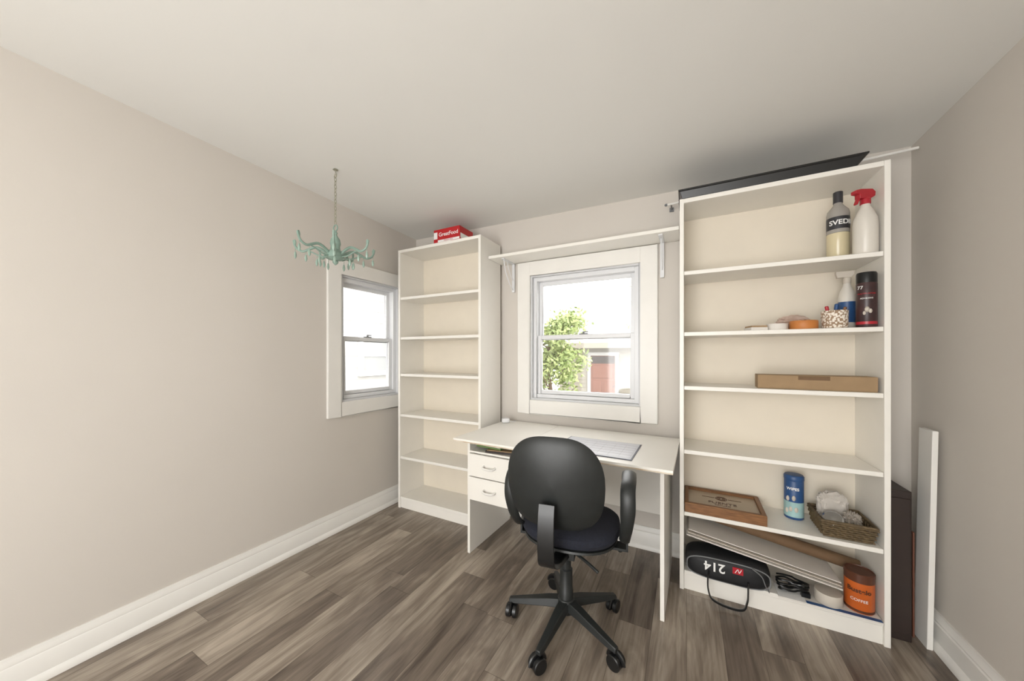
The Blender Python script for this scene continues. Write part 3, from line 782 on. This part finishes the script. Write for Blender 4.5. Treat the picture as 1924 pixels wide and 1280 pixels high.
for zz in ((-.65,-.2),(-.1,.3)):
    for xx in (-3.0,-2.6): b.box(xx,xx+.3,12.085,12.10,zz[0],zz[1])
b.box(-3.0,-2.3,12.085,12.10,.4,.85)
b.box(-3.06,-2.24,12.085,12.10,.92,1.18,1); b.lathe([(.03,0),(.03,.05)],c=(-2.28,12.06,.1),seg=12,mi=1); b.done("door",[M['doorbr'],M['doordk']],parent=G,bevel=.006)
b=MB(); b.box(-3.2,-3.08,12.08,12.17,-.8,1.32); b.box(-2.22,-2.1,12.08,12.17,-.8,1.32); b.box(-3.08,-2.22,12.08,12.17,1.2,1.32); b.done("door_frame",M['ext'],parent=G,bevel=.006)

def tree(loc,h,rad,nleaf,label,seed,zc):
    rnd=random.Random(seed)
    T=root("tree",loc,label,"tree")
    b=MB(); b.tube(smooth_path([(0,0,0),(.04,.02,h*.3),(-.03,.0,h*.55),(.02,0,h*.8)],5),[.07*(1-.75*i/15) for i in range(16)],10)
    for k in range(9):
        a=k*2.4; z=h*(.25+.06*k); L=rad*.8
        b.tube(smooth_path([(0,0,z),(L*.4*math.cos(a),L*.4*math.sin(a),z+.18),(L*math.cos(a),L*math.sin(a),z+.5)],4),[.025*(1-.8*i/8) for i in range(9)],6)
    b.done("trunk",M['bark'],parent=T)
    vs=[];fs=[]
    cl=[(rnd.uniform(-.7,.7)*rad,rnd.uniform(-.7,.7)*rad,zc+rnd.uniform(-.95,.95)*h*.36) for _ in range(34)]
    for i in range(nleaf):
        c=rnd.choice(cl); R=rad*.34
        p=Vector(c)+Vector((rnd.gauss(0,1),rnd.gauss(0,1),rnd.gauss(0,1)))*R*.5
        u=Vector((rnd.gauss(0,1),rnd.gauss(0,1),rnd.gauss(0,1))).normalized(); w=u.orthogonal().normalized()
        l=rnd.uniform(.04,.075); q=l*.45; o=len(vs)
        vs+= [tuple(p-u*l),tuple(p+w*q),tuple(p+u*l),tuple(p-w*q)]; fs.append((o,o+1,o+2,o+3))
    me=bpy.data.meshes.new("foliage"); me.from_pydata(vs,[],fs); me.materials.append(M['leaf'])
    o=bpy.data.objects.new("foliage",me); COL.objects.link(o); o.parent=T
tree((-2.90,7.5,-.8),3.2,.84,6500,"leafy green tree standing in the yard",3,1.72)
tree((-.85,8.6,-.8),4.0,.55,700,"sparse green tree near the garage",9,3.9)

N=root("neighbor_house",(0,0,0),"white clapboard sided neighboring house","house")
b=MB(); b.box(-8,-5.03,-3,9,-.8,4.6); siding(b,'x',-5.03,-3,9,-.8,4.6,.2,.010); b.done("siding_wall",M['ext'],parent=N,smooth=False)
b=MB()
for a,c,d,e in ((3.9,3.98,.85,1.55),(4.6,4.68,.85,1.55),(3.98,4.6,1.47,1.55),(3.98,4.6,.85,.93),(3.98,4.6,1.19,1.23)): b.box(-5.03,-4.97,a,c,d,e)
wn=b.done("house_window",M['vinyl'],parent=N,bevel=.004)
b=MB(); b.box(-5.01,-4.99,3.98,4.6,.93,1.47); b.done("window_pane",M['extw'],parent=wn,smooth=False)

# ---------------------------------------------------------------- camera
cd=bpy.data.cameras.new("camera"); cam=bpy.data.objects.new("camera",cd); COL.objects.link(cam)
cam.location=(0,0,1.21); cam.rotation_euler=(math.pi/2,0,math.radians(27.5))
cd.sensor_width=36; cd.lens=36*630/1924; cd.shift_y=28/1924; cd.clip_start=.02
S.camera=cam

# ---------------------------------------------------------------- light
w=bpy.data.worlds.new("sky"); S.world=w; w.use_nodes=True
bg=w.node_tree.nodes["Background"]; bg.inputs[0].default_value=(1.0,.99,.975,1); bg.inputs[1].default_value=6.6
def area(name,loc,rot,sx,sy,power,col,portal=False):
    l=bpy.data.lights.new(name,'AREA'); l.shape='RECTANGLE'; l.size=sx; l.size_y=sy; l.energy=power; l.color=col
    o=bpy.data.objects.new(name,l); COL.objects.link(o); o.location=loc; o.rotation_euler=rot
    if portal: l.cycles.is_portal=True
    return o
area("portal",((WB[0]+WB[1])/2,YB+.13,(WB[2]+WB[3])/2),(-math.pi/2,0,0),.8,.95,1,(1,1,1),True)
area("portal",(XL-.13,(WL[0]+WL[1])/2,(WL[2]+WL[3])/2),(0,-math.pi/2,0),.95,.6,1,(1,1,1),True)
area("rear_fill",(-.5,-1.5,1.2),(math.radians(100),0,0),2.4,1.7,36,(1,.985,.955))  # added fill lamp before the rear wall, brightens the room from behind the camera
